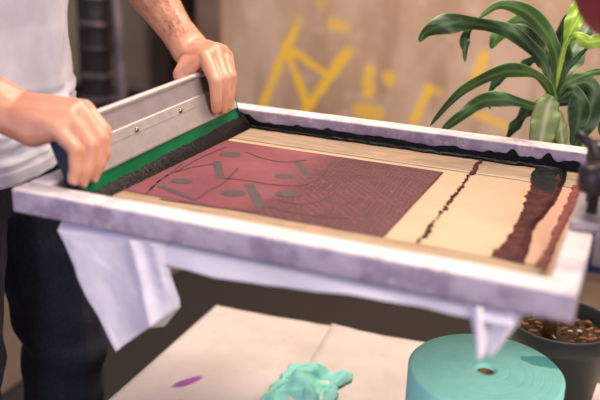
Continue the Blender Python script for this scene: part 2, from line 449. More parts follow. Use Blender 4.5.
# crumpled teal paper
M_TEALP = teal_mat()
bm = bmesh.new()
A_, B_, C_, D_ = at_z(258, 408, TZ), at_z(330, 412, TZ), at_z(352, 378, TZ), at_z(292, 366, TZ)
def fn(u, v):
    p = (A_ * (1 - u) + B_ * u) * (1 - v) + (D_ * (1 - u) + C_ * u) * v
    n = fbm((u * 2.0, v * 2.0, 3.3), 1.0, 2)
    ridge = .5 + .5 * math.sin((u * 1.9 + v * .5 + .35 * n + .1) * 2 * math.pi)
    z = .003 + (.022 * ridge + .008 * abs(n)) * min(1, 5 * min(u, 1 - u, v, 1 - v) + .25) + .004 * abs(fbm((u * 6, v * 6, 1), 1, 1))
    p = p + V((.012 * fbm((u * 3, v * 3, 9), 1), .012 * fbm((u * 3, v * 3, 19), 1), 0))
    return V((p.x, p.y, TZ + z))
grid(bm, fn, 40, 40)
o = obj('crumpled_paper', bm, M_TEALP); m = o.modifiers.new('s', 'SOLIDIFY'); m.thickness = .0008; m.offset = 1
tag(o, 'crumpled piece of teal paper lying left of the teal roll', 'paper')

# ------------------------------------------------------------------ potted plant
PX, PY = .570, .572; PZ = TZ + .0075
t = thing('potted_plant', 'green strap-leaved plant in a dark grey pot behind the printing screen', 'plant', (PX, PY, PZ))
M_POT = plain('dark_grey_plastic', (.055, .062, .062), (.042, .048, .048), 12, .5)
bm = bmesh.new()
lathe(bm, [(.058, 0), (.062, .004), (.076, .118), (.083, .120), (.0845, .126), (.0845, .146), (.083, .149), (.080, .149), (.0785, .146), (.0775, .125), (.070, .09)], (PX, PY, PZ), 64)
obj('pot', bm, M_POT, t)
bm = bmesh.new(); 
def fn(u, v):
    r = .0772 * u; a = v * 2 * math.pi
    p = V((r * math.cos(a), r * math.sin(a), .122 + .006 * fbm((r * math.cos(a) * 40, r * math.sin(a) * 40, 2), 1) * (1 if u < .95 else .2)))
    return p + V((PX, PY, PZ))
grid(bm, fn, 20, 60); bmesh.ops.remove_doubles(bm, verts=bm.verts, dist=.0004)
m = NT('dark_soil'); vv = m.coords(); nn = m.noise(vv, 130, 4, .7)
m.set(m.ramp(nn, [(.35, (.02, .010, .006)), (.55, (.075, .036, .018)), (.72, (.20, .10, .05))]), .95); m.bump(nn, 1, .006)
soil = obj('soil', bm, m.m, t)
M_BARK = plain('orange_brown_bark', (.36, .17, .075), (.20, .085, .035), 90, .8)
M_PALE = plain('pale_wood_chip', (.75, .62, .45), (.6, .45, .3), 60, .8)
for k in range(46):
    a = random.uniform(0, 6.283); r = .07 * math.sqrt(random.random())
    c = V((PX + r * math.cos(a), PY + r * math.sin(a), PZ + .128))
    bm = bmesh.new(); s = random.uniform(.004, .0105)
    hull(bm, [(c, (s * .5, s * .4, s * .3)), (c + V((random.uniform(-1, 1), random.uniform(-1, 1), random.uniform(-.1, .3))) * s, (s * .35, s * .3, s * .25))])
    obj('bark_chip', bm, M_PALE if k % 15 == 3 else M_BARK, soil, False)
STEM_TOP = at_y(553, 128, .585)
bm = bmesh.new(); b0 = at_z(549, 340, PZ + .115)
tube(bm, [b0, b0.lerp(STEM_TOP, .3) + V((.004, 0, 0)), b0.lerp(STEM_TOP, .7), STEM_TOP], [.0115, .0105, .0095, .008], 14); obj('stem', bm, M_BARK, t)
bm = bmesh.new(); tube(bm, [STEM_TOP - V((0, 0, .03)), at_d(553, 110, 1.275), at_d(554, 88, 1.275), at_d(555, 72, 1.275)], [.0085, .0085, .006, .003], 12); obj('stem_tip', bm, M_LEAF2, t)
def spline(pts, n):
    out = []
    for i in range(len(pts) - 1):
        p0, p1, p2, p3 = pts[max(i - 1, 0)], pts[i], pts[i + 1], pts[min(i + 2, len(pts) - 1)]
        for k in range(n):
            q = k / n
            out.append(.5 * ((2 * p1) + (p2 - p0) * q + (2 * p0 - 5 * p1 + 4 * p2 - p3) * q * q + (3 * p1 - p0 - 3 * p2 + p3) * q ** 3))
    out.append(pts[-1]); return out

def leaf(path, wid, mat, roll=0, fold=.25, wave=.0, start=.35, peak=.45):
    """path: (x, y, depth) along the midrib; wid: full width in metres"""
    P = spline([at_d(*q) for q in path], 8); n = len(P) - 1
    bm = bmesh.new(); lay = bm.loops.layers.float.new('x') if False else None
    rows = []; acr = []
    for i, p in enumerate(P):
        s = i / n
        d = (P[min(i + 1, n)] - P[max(i - 1, 0)]).normalized()
        view = (p - CAM).normalized()
        w = d.cross(view)
        w = w.normalized() if w.length > 1e-4 else V((1, 0, 0))
        nn = w.cross(d).normalized()
        w = w * math.cos(roll) + nn * math.sin(roll); nn = w.cross(d).normalized()
        f = (start + (1 - start) * math.sin(min(1, s / peak) * math.pi / 2)) if s < peak else math.cos((s - peak) / (1 - peak) * math.pi / 2) ** .75
        h = wid * .62 * max(f, .02) * (1 + (.16 * math.sin(s * 15 + path[0][0] + path[-1][1]) if mat is M_LEAF or mat is M_LEAF2 else 0))
        row = []
        for j in range(7):
            q = j / 3 - 1
            row.append(bm.verts.new(p + w * (q * h) + nn * (h * fold * abs(q) + (wave * 1.6 + .22) * math.sin(s * 22 + q * 2) * abs(q) * h)))
        rows.append(row)
    for a, b in zip(rows, rows[1:]):
        for j in range(6): bm.faces.new((a[j], a[j + 1], b[j + 1], b[j]))
    o = obj('leaf', bm, mat, t)
    at = o.data.attributes.new('across', 'FLOAT', 'POINT')
    for i in range(len(o.data.vertices)): at.data[i].value = abs((i % 7) / 3 - 1)
    md = o.modifiers.new('s', 'SOLIDIFY'); md.thickness = .0009; md.offset = 0
    md = o.modifiers.new('u', 'SUBSURF'); md.levels = 1; md.render_levels = 1
    return o
D0 = 1.275
leaf([(553, 98, D0), (558, 65, 1.27), (549, 38, 1.26), (529, 14, 1.25), (501, 5, 1.24), (479, 18, 1.23)], .020, M_LEAF2, .3, .3)
leaf([(552, 98, D0), (545, 66, 1.30), (532, 49, 1.31), (508, 31, 1.31), (475, 24, 1.30), (448, 24, 1.30), (428, 31, 1.30), (419, 42, 1.30)], .021, M_LEAF, .2, .25, .25, .4, .75)
leaf([(551, 60, 1.33), (540, 32, 1.34), (522, 20, 1.35), (506, 28, 1.36), (497, 36, 1.36), (491, 49, 1.36)], .018, M_LEAF2, .2, .2, .1, .4, .8)
leaf([(508, 31, 1.312), (490, 27, 1.33), (473, 25, 1.34), (466, 36, 1.34), (465, 48, 1.34), (465, 62, 1.34)], .012, M_LEAF, .2, .25, .2, .3, .7)
leaf([(553, 100, D0), (546, 85, 1.25), (532, 74, 1.23), (504, 72, 1.21), (469, 87, 1.20), (448, 105, 1.20), (430, 126, 1.20)], .0165, M_LEAF2, .5, .3)
leaf([(553, 112, D0), (536, 107, 1.29), (508, 100, 1.30), (483, 101, 1.31), (462, 115, 1.31), (440, 132, 1.31)], .019, M_LEAF2, .15, .25, .2, .3, .65)
leaf([(553, 104, D0), (538, 105, 1.33), (525, 114, 1.35), (514, 128, 1.36), (506, 140, 1.36)], .018, M_LEAF, .4, .25, .2)
leaf([(551, 100, D0), (549, 70, 1.33), (535, 60, 1.36), (524, 66, 1.37), (520, 74, 1.37)], .014, M_LEAF, .3, .25, .2)
leaf([(552, 97, D0), (548, 66, 1.31), (536, 42, 1.33), (519, 28, 1.34), (500, 32, 1.35)], .016, M_LEAF, .2, .25, .3)
leaf([(520, 72, 1.30), (505, 76, 1.31), (494, 85, 1.32), (490, 97, 1.32), (490, 110, 1.32)], .010, M_LEAF, .3, .2, .1)
leaf([(554, 98, D0), (556, 70, 1.29), (561, 40, 1.29), (570, 12, 1.28)], .030, M_LEAF, .35, .35, 0, .4, .5)
leaf([(555, 98, D0), (566, 66, 1.31), (578, 42, 1.33), (592, 24, 1.35)], .030, M_LEAF, .3, .3, 0, .4, .5)
leaf([(555, 92, 1.27), (563, 50, 1.25), (571, 32, 1.24), (580, 14, 1.24), (584, 2, 1.24)], .010, M_LEAFYOUNG, .6, .3, 0, .3, .5)
leaf([(568, 45, 1.25), (572, 25, 1.25), (577, 8, 1.26), (581, -8, 1.27)], .022, M_LEAFYOUNG, .2, .3)
leaf([(566, 42, 1.25), (576, 36, 1.23), (588, 42, 1.22), (602, 41, 1.21), (618, 48, 1.20)], .016, M_LEAFYOUNG, .1, .3, 0, .2, .6)
leaf([(556, 96, D0), (566, 72, 1.25), (580, 55, 1.24), (596, 40, 1.23)], .0065, M_LEAF, .2, .2)
leaf([(556, 98, D0), (566, 84, 1.25), (582, 76, 1.24), (602, 71, 1.23), (620, 74, 1.22)], .012, M_LEAF2, .4, .3)
leaf([(557, 100, D0), (573, 92, 1.26), (580, 108, 1.26), (577, 128, 1.26), (572, 146, 1.26)], .026, M_LEAF, .25, .3, 0, .4, .5)
leaf([(557, 100, D0), (580, 82, 1.28), (592, 90, 1.28), (590, 112, 1.28), (580, 136, 1.28), (574, 152, 1.28)], .030, M_LEAF, .2, .3, 0, .4, .55)
leaf([(556, 104, D0), (590, 92, 1.32), (604, 112, 1.33), (600, 135, 1.34)], .022, M_LEAF2, .2, .3)
leaf([(553, 96, 1.268), (549, 104, 1.255), (545, 122, 1.25), (541, 142, 1.25), (538, 165, 1.25)], .034, M_LEAFPALE, .1, .2, .05, .45, .5)
leaf([(556, 108, 1.27), (560, 122, 1.26), (562, 136, 1.26), (564, 152, 1.26)], .020, M_LEAFPALE, .5, .3)

# ------------------------------------------------------------------ press
t = thing('screen_press', 'steel screen printing press holding the frame from the right', 'press', (.95, .27, 0))
M_PRESS = plain('dark_press_steel', (.055, .045, .05), (.03, .025, .028), 25, .4, .6)
M_PRESSLT = plain('worn_bare_steel', (.46, .41, .45), (.34, .30, .34), 40, .4, .7)
M_PRESSBLUE = plain('blue_press_enamel', (.02, .045, .16), (.015, .03, .11), 20, .4)
M_RED = plain('dark_red_enamel', (.22, .018, .032), (.18, .014, .026), 14, .55)
bm = bmesh.new(); tube(bm, [(1.02, .27, .03), (1.02, .27, 1.34)], .055, 32); obj('column', bm, M_PRESS, t)
bm = bmesh.new(); lathe(bm, [(.30, 0), (.30, .02), (.10, .045), (.07, .09)], (1.02, .27, 0), 48); obj('base_plate', bm, M_PRESS, t)
bm = bmesh.new(); box(bm, (.42, .245, .8225), (1.0, .305, .8425)); obj('platen_arm', bm, M_PRESSBLUE, t, False, .003)
bm = bmesh.new(); box(bm, (.585, .16, .902), (.66, .335, .912)); box(bm, (.612, .16, .866), (.66, .335, .902)); obj('clamp_jaw', bm, M_PRESSLT, t, False, .002)
bm = bmesh.new(); box(bm, (.655, .215, .90), (1.0, .285, .945)); obj('head_arm', bm, M_PRESS, t, False, .004)
for y in (.195, .30):
    bm = bmesh.new(); lathe(bm, [(.006, 0), (.006, .020), (.017, .024), (.019, .030), (.019, .046), (.014, .052)], (.604, y, .912), 24); obj('clamp_knob', bm, M_PRESS, t)
bm = bmesh.new(); tube(bm, [(.600, .235, .912), (.600, .235, .958), (.592, .235, .975), (.575, .238, .985)], [.006, .006, .006, .005], 12); obj('lever', bm, M_PRESS, t)
bm = bmesh.new(); box(bm, (.552, .14, 1.0885), (.80, .36, 1.26)); 
red = obj('raised_head', bm, M_RED, t, True, .062, 8)
bm = bmesh.new(); box(bm, (.78, .24, 1.13), (1.02, .30, 1.18)); obj('head_arm', bm, M_PRESS, t, False, .004)

t = thing('platen', 'flat printing board under the white cloth and the screen', 'board', (.33, .25, .8425))
bm = bmesh.new(); box(bm, (.055, .045, .8425), (.545, .475, .8645)); obj('board', bm, M_PLATEN, t, False, .004)
bm = bmesh.new(); box(bm, (.12, .255, .8225), (.42, .295, .8425)); obj('stiffener', bm, M_PRESS, t, False, .002)

# ------------------------------------------------------------------ white cloth over the board
bm = bmesh.new()
CT = .8672
def fn(u, v):
    x, y = .045 + .525 * u, .020 + .465 * v
    return V((x, y, CT + .0012 * noise.noise(V((x * 14, y * 14, 0)))))
grid(bm, fn, 50, 40)
def skirt(p0, p1, q, n=40, m=16):
    pass
# short hem hanging over the near edge
def fn(u, v):
    x = .16 + .40 * u
    drop = .024 + .003 * fbm((x * 13, 1.7, 0), 1) + .002 * math.sin(x * 26) - .020 * u
    a = min(1, v * 3) * math.pi / 2
    y = .020 - .012 * math.sin(a); z = CT - .004 * (1 - math.cos(a)) - max(0, v - .333) / .667 * drop
    y += .004 * math.sin(x * 40 + 1) * max(0, v - .3) - .004 * v
    return V((x, y, z))
grid(bm, fn, 60, 14)
# the long corner hanging at the left
TL, TR, BL, BR = at_y(53, 222, .008), at_y(166, 240, .008), at_y(116, 351, .008), at_y(178, 307, .008)
def fn(u, v):
    p = (TL * (1 - u) + TR * u) * (1 - v) + (BL * (1 - u) + BR * u) * v
    fold = .007 * math.exp(-((u - .72 + .05 * v) / .05) ** 2) + .005 * math.exp(-((u - .90) / .06) ** 2) * (1 - v)
    fold += .003 * math.sin(u * 8 + v * 2.5) * v + .004 * math.exp(-((u - .35 - v * .25) / .16) ** 2) * v + .002 * fbm((u * 3, v * 3, 0), 1)
    p.y -= fold
    p.y += .02 * max(0, .06 - v) / .06; p.z = min(p.z, .8695)
    if u > .93 or u < .07: p.x += .002 * math.sin(v * 9)
    return p
grid(bm, fn, 64, 48)
# the turned-back lower lip of that corner
L0, L1, L2 = at_y(133, 327, .020), at_y(158, 331, .022), at_y(178, 308, .016)
def fn(u, v):
    a = L0.lerp(L2, u); b = L0.lerp(L1, u)
    return a.lerp(b, v) + V((0, .004 + .01 * v * u, -.002 * math.sin(u * 3.1)))
grid(bm, fn, 14, 8)
# the short pointed corner at the right
TL2, TR2, BL2, BR2 = at_y(464, 290, .010), at_y(534, 304, .010), at_y(477, 352, .006), at_y(494, 355, .006)
def fn(u, v):
    w = v ** .9
    p = (TL2 * (1 - u) + TR2 * u) * (1 - w) + (BL2 * (1 - u) + BR2 * u) * w
    p.y -= .014 * math.exp(-((u - .22) / .13) ** 2) + .009 * math.exp(-((u - .82) / .14) ** 2) * (1 - v * .5) - .004
    p.z -= .004 * math.sin(u * math.pi) * v; p.z = min(p.z, .8695)
    return p
grid(bm, fn, 40, 30)
o = obj('white_cloth', bm, M_CLOTH)
m_ = o.modifiers.new('s', 'SOLIDIFY'); m_.thickness = .0012; m_.offset = 0
tag(o, 'white cloth over the printing board with two corners hanging under the frame', 'cloth')

# ------------------------------------------------------------------ printing screen
W, H, T, FZ = .610, .524, .0285, .900
MZ = .8715
t = thing('printing_screen', 'wooden silkscreen frame with rose stencil and wet black ink, lying on the white cloth', 'silkscreen', (0, 0, FZ - T))
RW = .0295
def rail(lo, hi):
    bm = bmesh.new(); box(bm, lo, hi); bmesh.ops.subdivide_edges(bm, edges=[e for e in bm.edges if e.calc_length() > .1], cuts=12)
    for v in bm.verts: v.co += V((noise.noise(v.co * 30), noise.noise(v.co * 30 + V((7, 0, 0))), noise.noise(v.co * 30 + V((0, 9, 0))))) * .0006
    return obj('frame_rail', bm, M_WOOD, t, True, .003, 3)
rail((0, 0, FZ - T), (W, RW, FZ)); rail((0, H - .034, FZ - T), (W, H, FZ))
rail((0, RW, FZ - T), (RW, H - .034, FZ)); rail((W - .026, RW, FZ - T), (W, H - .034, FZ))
bm = bmesh.new(); grid(bm, lambda u, v: V((.02 + (W - .05) * u, .02 + (H - .045) * v, MZ)), 10, 10)
fab = obj('mesh_fabric', bm, mesh_fabric_mat(), t)
M_TAPE = tape_mat()
def flat(name, x0, x1, y0, y1, z, mat, par, wob=.001, nu=60, nv=10, seed=0):
    bm = bmesh.new()
    def fn(u, v):
        x = x0 + (x1 - x0) * u; y = y0 + (y1 - y0) * v
        if v in (0, 1): y += wob * fbm((x * 30, v * 9 + seed, 0), 1)
        if u in (0, 1): x += wob * fbm((y * 30, u * 9 + seed, 5), 1)
        return V((x, y, z))
    grid(bm, fn, nu, nv); o = obj(name, bm, mat, par); m = o.modifiers.new('s', 'SOLIDIFY'); m.thickness = .0003; m.offset = 1
    return o
flat('tape_strip', .032, .574, .408, .488, MZ + .0004, M_TAPE, fab, .0015, 60, 10, 1)
flat('tape_strip', .032, .574, .031, .121, MZ + .0004, M_TAPE, fab, .0015, 60, 10, 2)
sten = flat('stencil', .052, .400, .120, .392, MZ + .0008, stencil_mat(), t, .0008, 80, 60, 3)

# bold grey shapes of the design
M_MOTIF = plain('grey_printed_shape', (.072, .048, .052), (.058, .036, .040), 70, .55)
M_MOTIFL = plain('thin_printed_line', (.075, .022, .03), (.06, .018, .025), 70, .55)
SZ = MZ + .0013
def S(px, py): p = at_z(px, py, SZ); return p
def motif(name, pts, mat=None):
    bm = bmesh.new(); bm.faces.new([bm.verts.new(p) for p in pts])
    o = obj(name, bm, mat or M_MOTIF, sten, False); m = o.modifiers.new('s', 'SOLIDIFY'); m.thickness = .0003; m.offset = 1
def disc(c, a, b, rot=.3):
    return [c + V((a * math.cos(q) * math.cos(rot) - b * math.sin(q) * math.sin(rot), a * math.cos(q) * math.sin(rot) + b * math.sin(q) * math.cos(rot), 0)) for q in (2 * math.pi * k / 36 for k in range(36))]
def bar(a, b, w):
    n = (b - a).normalized(); n = V((-n.y, n.x, 0)) * w
    return [a - n, b - n, b + n, a + n]
for c, a in (((231, 154.5), .0165), ((182, 181), .0135), ((233, 193), .0160), ((284, 176), .0135), ((287, 194), .0145)):
    motif('stencil_dot', disc(S(*c), a, a * .8))
for a, b, w in (((217, 161), (220, 178), .0058), ((249, 184), (262, 209), .0066), ((296, 161), (311, 178), .0045), ((160, 186), (196, 200), .0040)):
    motif('stencil_bar', bar(S(*a), S(*b), w))
for pts, w in (([(176, 172), (196, 160), (214, 152), (226, 147)], .0010), ([(150, 190), (166, 176), (190, 168), (214, 164)], .0012),
               ([(160, 199), (188, 203), (215, 207), (262, 212)], .0013), ([(222, 178), (244, 180), (268, 184), (300, 186)], .0013),
               ([(246, 152), (262, 158), (284, 162), (306, 160)], .0012), ([(146, 194), (158, 182), (172, 172), (182, 164)], .0009),
               ([(262, 209), (272, 200), (306, 204), (330, 196)], .0011), ([(196, 200), (210, 190), (222, 184), (238, 168)], .0010),
               ([(300, 186), (316, 180), (326, 170), (330, 164)], .0010), ([(268, 206), (290, 212), (320, 216), (350, 218)], .0011)):
    P = spline([S(*q) for q in pts], 8); lo, hi = [], []
    for i, p in enumerate(P):
        d = (P[min(i + 1, len(P) - 1)] - P[max(i - 1, 0)]).normalized(); n = V((-d.y, d.x, 0)) * w * 1.35
        lo.append(p - n); hi.append(p + n)
    bm = bmesh.new(); A = [bm.verts.new(p) for p in lo]; B = [bm.verts.new(p) for p in hi]
    for i in range(len(A) - 1): bm.faces.new((A[i], A[i + 1], B[i + 1], B[i]))
    o = obj('stencil_line', bm, M_MOTIFL, sten, False); m = o.modifiers.new('s', 'SOLIDIFY'); m.thickness = .0002; m.offset = 1

# squeegee axes
P0 = V((.053, .06, .8735)); P1 = V((.051, .475, .8835))
E_ = (P1 - P0).normalized(); U_ = V((-.37, 0, .93)); U_ = (U_ - E_ * U_.dot(E_)).normalized(); N_ = U_.cross(E_)
if N_.x < 0: N_ = -N_
def Q(e, u, n): return P0 + E_ * e + U_ * u + N_ * n

# ink ---------------------------------------------------------------
def bead(p0, p1, side, wid, hgt, seed, n=160, m=12, rough=.45):
    """a wet ridge of ink on the mesh from p0 to p1, spreading to one side"""
    bm = bmesh.new()
    def fn(u, v):
        p = p0.lerp(p1, u)
        e = min(1, 14 * min(u, 1 - u) + .15)
        w = wid * e * (1 + rough * fbm((p.x * 40 + seed, p.y * 40, 0), 1))
        h = hgt * e * (1 + rough * fbm((p.x * 60, p.y * 60 + seed, 4), 1))
        z = h * math.sin(min(1, v * 1.0) * math.pi) ** .6 * (1 + .22 * noise.noise(V((p.x * 420, p.y * 420, 0))))
        return V((p.x + side[0] * w * (v - .15), p.y + side[1] * w * (v - .15), MZ + .0012 + max(0, z)))
    grid(bm, fn, n, m)
    return bm
bm = bmesh.new()
def fn(u, v):
    e = -.001 + .421 * u
    k = fbm((e * 45, 1.3, 0), 1); k2 = noise.noise(V((e * 120, 8, 0)))
    a_ = Q(e, .0075 + .0022 * k + .0014 * k2, .0036); y_ = a_.y
    b_ = V((.0665 + .0012 * k2 + .0008 * k, y_, MZ + .0011))
    p = a_.lerp(b_, v) + V((.25, 0, .97)) * (.0006 * math.sin(v * math.pi))
    g = noise.noise(V((p.x * 520, p.y * 520, 0))) + .7 * noise.noise(V((p.x * 1100, p.y * 1100, 3)))
    if 0 < v < 1: p += V((.4, 0, .9)) * (.00035 * g)
    p.z = max(p.z, MZ + .0010)
    return p
grid(bm, fn, 460, 14)
obj('ink_ridge', bm, M_BLACKINK, t)
obj('ink_ridge', bead(V((.035, .486, 0)), V((.565, .486, 0)), (0, -1), .0125, .0040, 8, 300, 12, .35), M_BLACKINK, t)
# ink clinging to the inside face of the far rail
bm = bmesh.new()
def fn(u, v):
    x = .034 + .535 * u
    top = .010 + .004 * fbm((x * 16, 3, 0), 1) + .006 * max(0, noise.noise(V((x * 60, 0, 2)))) 
    if x < .075: top += .014 * (1 - (x - .034) / .041)
    if x > .44: top += .016 * max(0, noise.noise(V((x * 60, 9, 2))) + .15) * min(1, (x - .44) / .05)
    top = min(top, .0265)
    z = MZ + .0012 + top * v
    y = .4885 - .0012 - .0022 * (1 - v) - .0016 * abs(noise.noise(V((x * 140, v * 5, 1)))) * (1 if 0 < v < 1 else .2)
    return V((x, y + (.001 if v == 1 else 0), z))
grid(bm, fn, 320, 8)
obj('ink_smear', bm, M_BLACKINK, t)
bm = bmesh.new()   # dark ink on the left rail end of the well
grid(bm, lambda u, v: V((.0305 + .001 * noise.noise(V((u * 30, v * 9, 0))), .40 + .085 * u, MZ + .001 + v * (.016 + .006 * noise.noise(V((u * 14, 1, 1)))))), 50, 6)
obj('ink_smear', bm, M_BLACKINK, t)
# line of small drops
bm = bmesh.new()
y = .122
while y < .485:
    x = .4365 + .0035 * noise.noise(V((y * 30, 2, 0))) - (y - .3) * .01; r = random.uniform(.0012, .0030) * (1.5 if y > .40 else 1)
    hull(bm, [((x, y, MZ + .0012), (r, r * 1.5, .0012)), ((x + random.uniform(-.003, .003), y + r, MZ + .0012), (r * .6, r * 1.2, .001))])
    y += random.uniform(.0075, .0135) * (.6 if y > .40 else 1)
obj('ink_drops', bm, M_MAROON, t, kind='stuff')
# broad smears at the right
def smear(xa, xb, wa, wb, y0, y1, mat, seed, h=.0015, ridge=.003, z0=.0012):
    bm = bmesh.new()
    def fn(u, v):
        y = y0 + (y1 - y0) * u
        e = min(1, 10 * min(u, 1 - u) + .25)
        xc = xa + (xb - xa) * u + .005 * fbm((y * 14, seed, 0), 1); w = (wa + (wb - wa) * u) * e * (1 + .4 * fbm((y * 28, seed + 3, 0), 1))
        q = v * 2 - 1
        x = xc + q * w * .5 + (.004 * fbm((y * 70, seed + q, 0), 1) if q < -.8 else 0)
        edge = max(0, 1 - q * q) ** .5
        z = h * edge + ridge * math.exp(-((q - .72) / .18) ** 2) * e + .0006 * noise.noise(V((x * 160, y * 160, 0))) * edge
        return V((x, y, MZ + z0 + max(0, z)))
    grid(bm, fn, 120, 20); return obj('ink_smear', bm, mat, t)
def smear2(left, right, mat, seed, h=.0014, ridge=.0035, z0=.0010):
    Lf = spline([at_z(*p, MZ) for p in left], 10); Rt_ = spline([at_z(*p, MZ) for p in right], 10)
    def samp(P, u):
        f = u * (len(P) - 1); i = min(int(f), len(P) - 2); return P[i].lerp(P[i + 1], f - i)
    bm = bmesh.new()
    def fn(u, v):
        a_, b_ = samp(Lf, u), samp(Rt_, u)
        a_ = a_ + V((.0035 * fbm((a_.y * 60, seed, 0), 1) - .003 * max(0, noise.noise(V((a_.y * 110, seed, 4)))), 0, 0)); b_ = b_ + V((.0018 * fbm((b_.y * 50, seed, 9), 1), 0, 0))
        p = a_.lerp(b_, v); edge = max(0, 1 - (2 * v - 1) ** 4) * min(1, 8 * min(u, 1 - u) + .1)
        z = h * edge * (1 + .8 * noise.noise(V((p.x * 130, p.y * 130, seed)))) + ridge * math.exp(-((v - .86) / .09) ** 2) * edge
        return V((p.x, p.y, MZ + z0 + max(0, z)))
    grid(bm, fn, 140, 26); return obj('ink_smear', bm, mat, t)
smear2([(534, 178), (527, 196), (520, 216), (508, 238), (489, 257)], [(562, 172), (563, 184), (555, 203), (535, 228), (531, 244), (524, 266)], M_MAROON, 2)
smear2([(548, 165), (535, 171), (530, 178), (534, 186), (542, 194)], [(560, 165), (566, 172), (566, 180), (562, 188), (552, 198)], M_BLACKINK, 4, .0012, .002, .0022)
smear2([(573, 186), (567, 202), (558, 222), (546, 250), (533, 268)], [(582, 186), (577, 202), (568, 220), (556, 246), (547, 270)], M_REDINK, 6, .0007, .0006)

# ------------------------------------------------------------------ squeegee
t = thing('squeegee', 'long aluminium squeegee with a green blade held in both hands', 'squeegee', tuple(P0))
LEN = .405
def extrude(name, prof, mat, e0=-.002, e1=LEN, parent=t, bev=0):
    bm = bmesh.new()
    a = [bm.verts.new(Q(e0, u, n)) for u, n in prof]; b = [bm.verts.new(Q(e1, u, n)) for u, n in prof]
    k = len(prof)
    for i in range(k): bm.faces.new((a[i], a[(i + 1) % k], b[(i + 1) % k], b[i]))
    bm.faces.new(a[::-1]); bm.faces.new(b)
    return obj(name, bm, mat, parent, False, bev)
extrude('blade', [(0, -.0035), (0, .0030), (.040, .0030), (.040, -.0045), (.003, -.0045)], M_GREEN, bev=.0006)
extrude('blade_clamp', [(.0225, .0034), (.0225, .0058), (.0245, .0066), (.062, .0062), (.0635, .0040), (.0635, -.0115), (.0225, -.0115), (.0225, -.0048), (.042, -.0048), (.042, .0034)], M_ALU, bev=.0005)
extrude('clamp_rib', [(.0500, .0066), (.0500, .0072), (.0508, .0072), (.0508, .0066)], M_ALU)
extrude('handle_web', [(.0635, .0030), (.0885, .0016), (.0885, -.0085), (.0635, -.0085)], M_ALUBAND)
pr = []
for k in range(16):
    a = 2 * math.pi * k / 16; pr.append((.0905 + .0052 * math.sin(a), -.0035 + .0085 * math.cos(a)))
extrude('handle_grip', pr, M_ALU)
for e in (.025, .136, .247, .358):
    bm = bmesh.new(); c = Q(e, .0535, .0066)
    tube(bm, [c - N_ * .002, c + N_ * .0012, c + N_ * .0028], [.0036, .0036, .0022], 16)
    s = obj('screw', bm, M_STEEL, t)
for e0, e1 in ((-.0045, -.002), (LEN, LEN + .0025)):
    extrude('end_cap', [(.010, -.0110), (.010, .0060), (.062, .0072), (.092, .0055), (.098, -.003), (.092, -.0115), (.062, -.0118)], M_BLUEDARK, e0, e1, bev=.0008)
# ------------------------------------------------------------------ person
PER = V((-.27, .25, 0))
t = thing('person', 'person in a pale t-shirt and dark trousers pressing down a squeegee with both hands', 'person', tuple(PER))
bm = bmesh.new()
def hand(mcp, pip, dip, tip, wr, wr2, thumb, rw=.0185, k=1.06):
    """one hand; the four finger joints are given from index to little finger"""
    for i in range(4):
        r = (.0098, .0102, .0096, .0084)[i] * k
        chain(bm, [(mcp[i], r * 1.12), (pip[i], r * 1.0), (dip[i], r * .86), (tip[i], r * .74)])
        hull(bm, [(pip[i], r * 1.05), (pip[i].lerp(mcp[i], .12), r * 1.04)])
    for i in range(3):
        hull(bm, [(mcp[i], .0108 * k), (mcp[i + 1], .0105 * k), (wr, rw * .9), (wr2, rw * .85)])
    hull(bm, [(wr2 + V((.004, 0, -.006)), rw), (mcp[3].lerp(wr2, .45) + V((0, 0, -.012)), .0165), (mcp[3], .0098 * k)])
    hull(bm, [(mcp[3].lerp(wr2, .45) + V((0, 0, -.012)), .0165), (wr, rw * .9), (mcp[1].lerp(wr, .5), .012)])
    th = thumb
    chain(bm, [(th[0], .0165), (th[1], .0135), (th[2], .0112), (th[3], .0085)])
    hull(bm, [(th[0], .0165), (th[1], .013), (mcp[0], .0095)])
    hull(bm, [(th[0], .0165), (wr, rw * .9), (mcp[0].lerp(wr, .4), .012)])
# left hand (far end)
Lm = [Q(0.3480, 0.1120, .015), Q(0.3780, 0.1170, .017), Q(0.4030, 0.1130, .014), Q(0.4220, 0.1030, .008)]
Lp = [Q(0.3240, 0.0750, .031), Q(0.3460, 0.0740, .033), Q(0.3690, 0.0730, .031), Q(0.3880, 0.0740, .024)]
Ld = [Q(0.3220, 0.0490, .024), Q(0.3430, 0.0470, .025), Q(0.3630, 0.0470, .023), Q(0.3810, 0.0530, .019)]
Lt = [Q(0.3230, 0.0360, .0168), Q(0.3420, 0.0310, .0168), Q(0.3610, 0.0320, .0165), Q(0.3780, 0.0400, .015)]
Lw = at_y(192, 54, .476)
th = [Lw + V((.008, -.022, -.010)), Q(.337, .099, -.028), Q(.326, .078, -.026), Q(.322, .058, -.0215)]
Lw2 = Lw + V((-.004, .018, .010))
hand(Lm, Lp, Ld, Lt, Lw + V((0, -.010, -.004)), Lw2, th)
eL, sL = V((-.215, .545, 1.135)), V((-.255, .445, 1.405))
mid = Lw.lerp(eL, .58)
hull(bm, [(Lw + V((0, -.010, -.004)), .0205), (Lw2, .0205), (Lw.lerp(eL, .22), .028)])
chain(bm, [(Lw.lerp(eL, .22), .028), (mid, .0385), (eL, .040)])
chain(bm, [(eL, .041), (eL.lerp(sL, .5), .046), (sL, .056)])
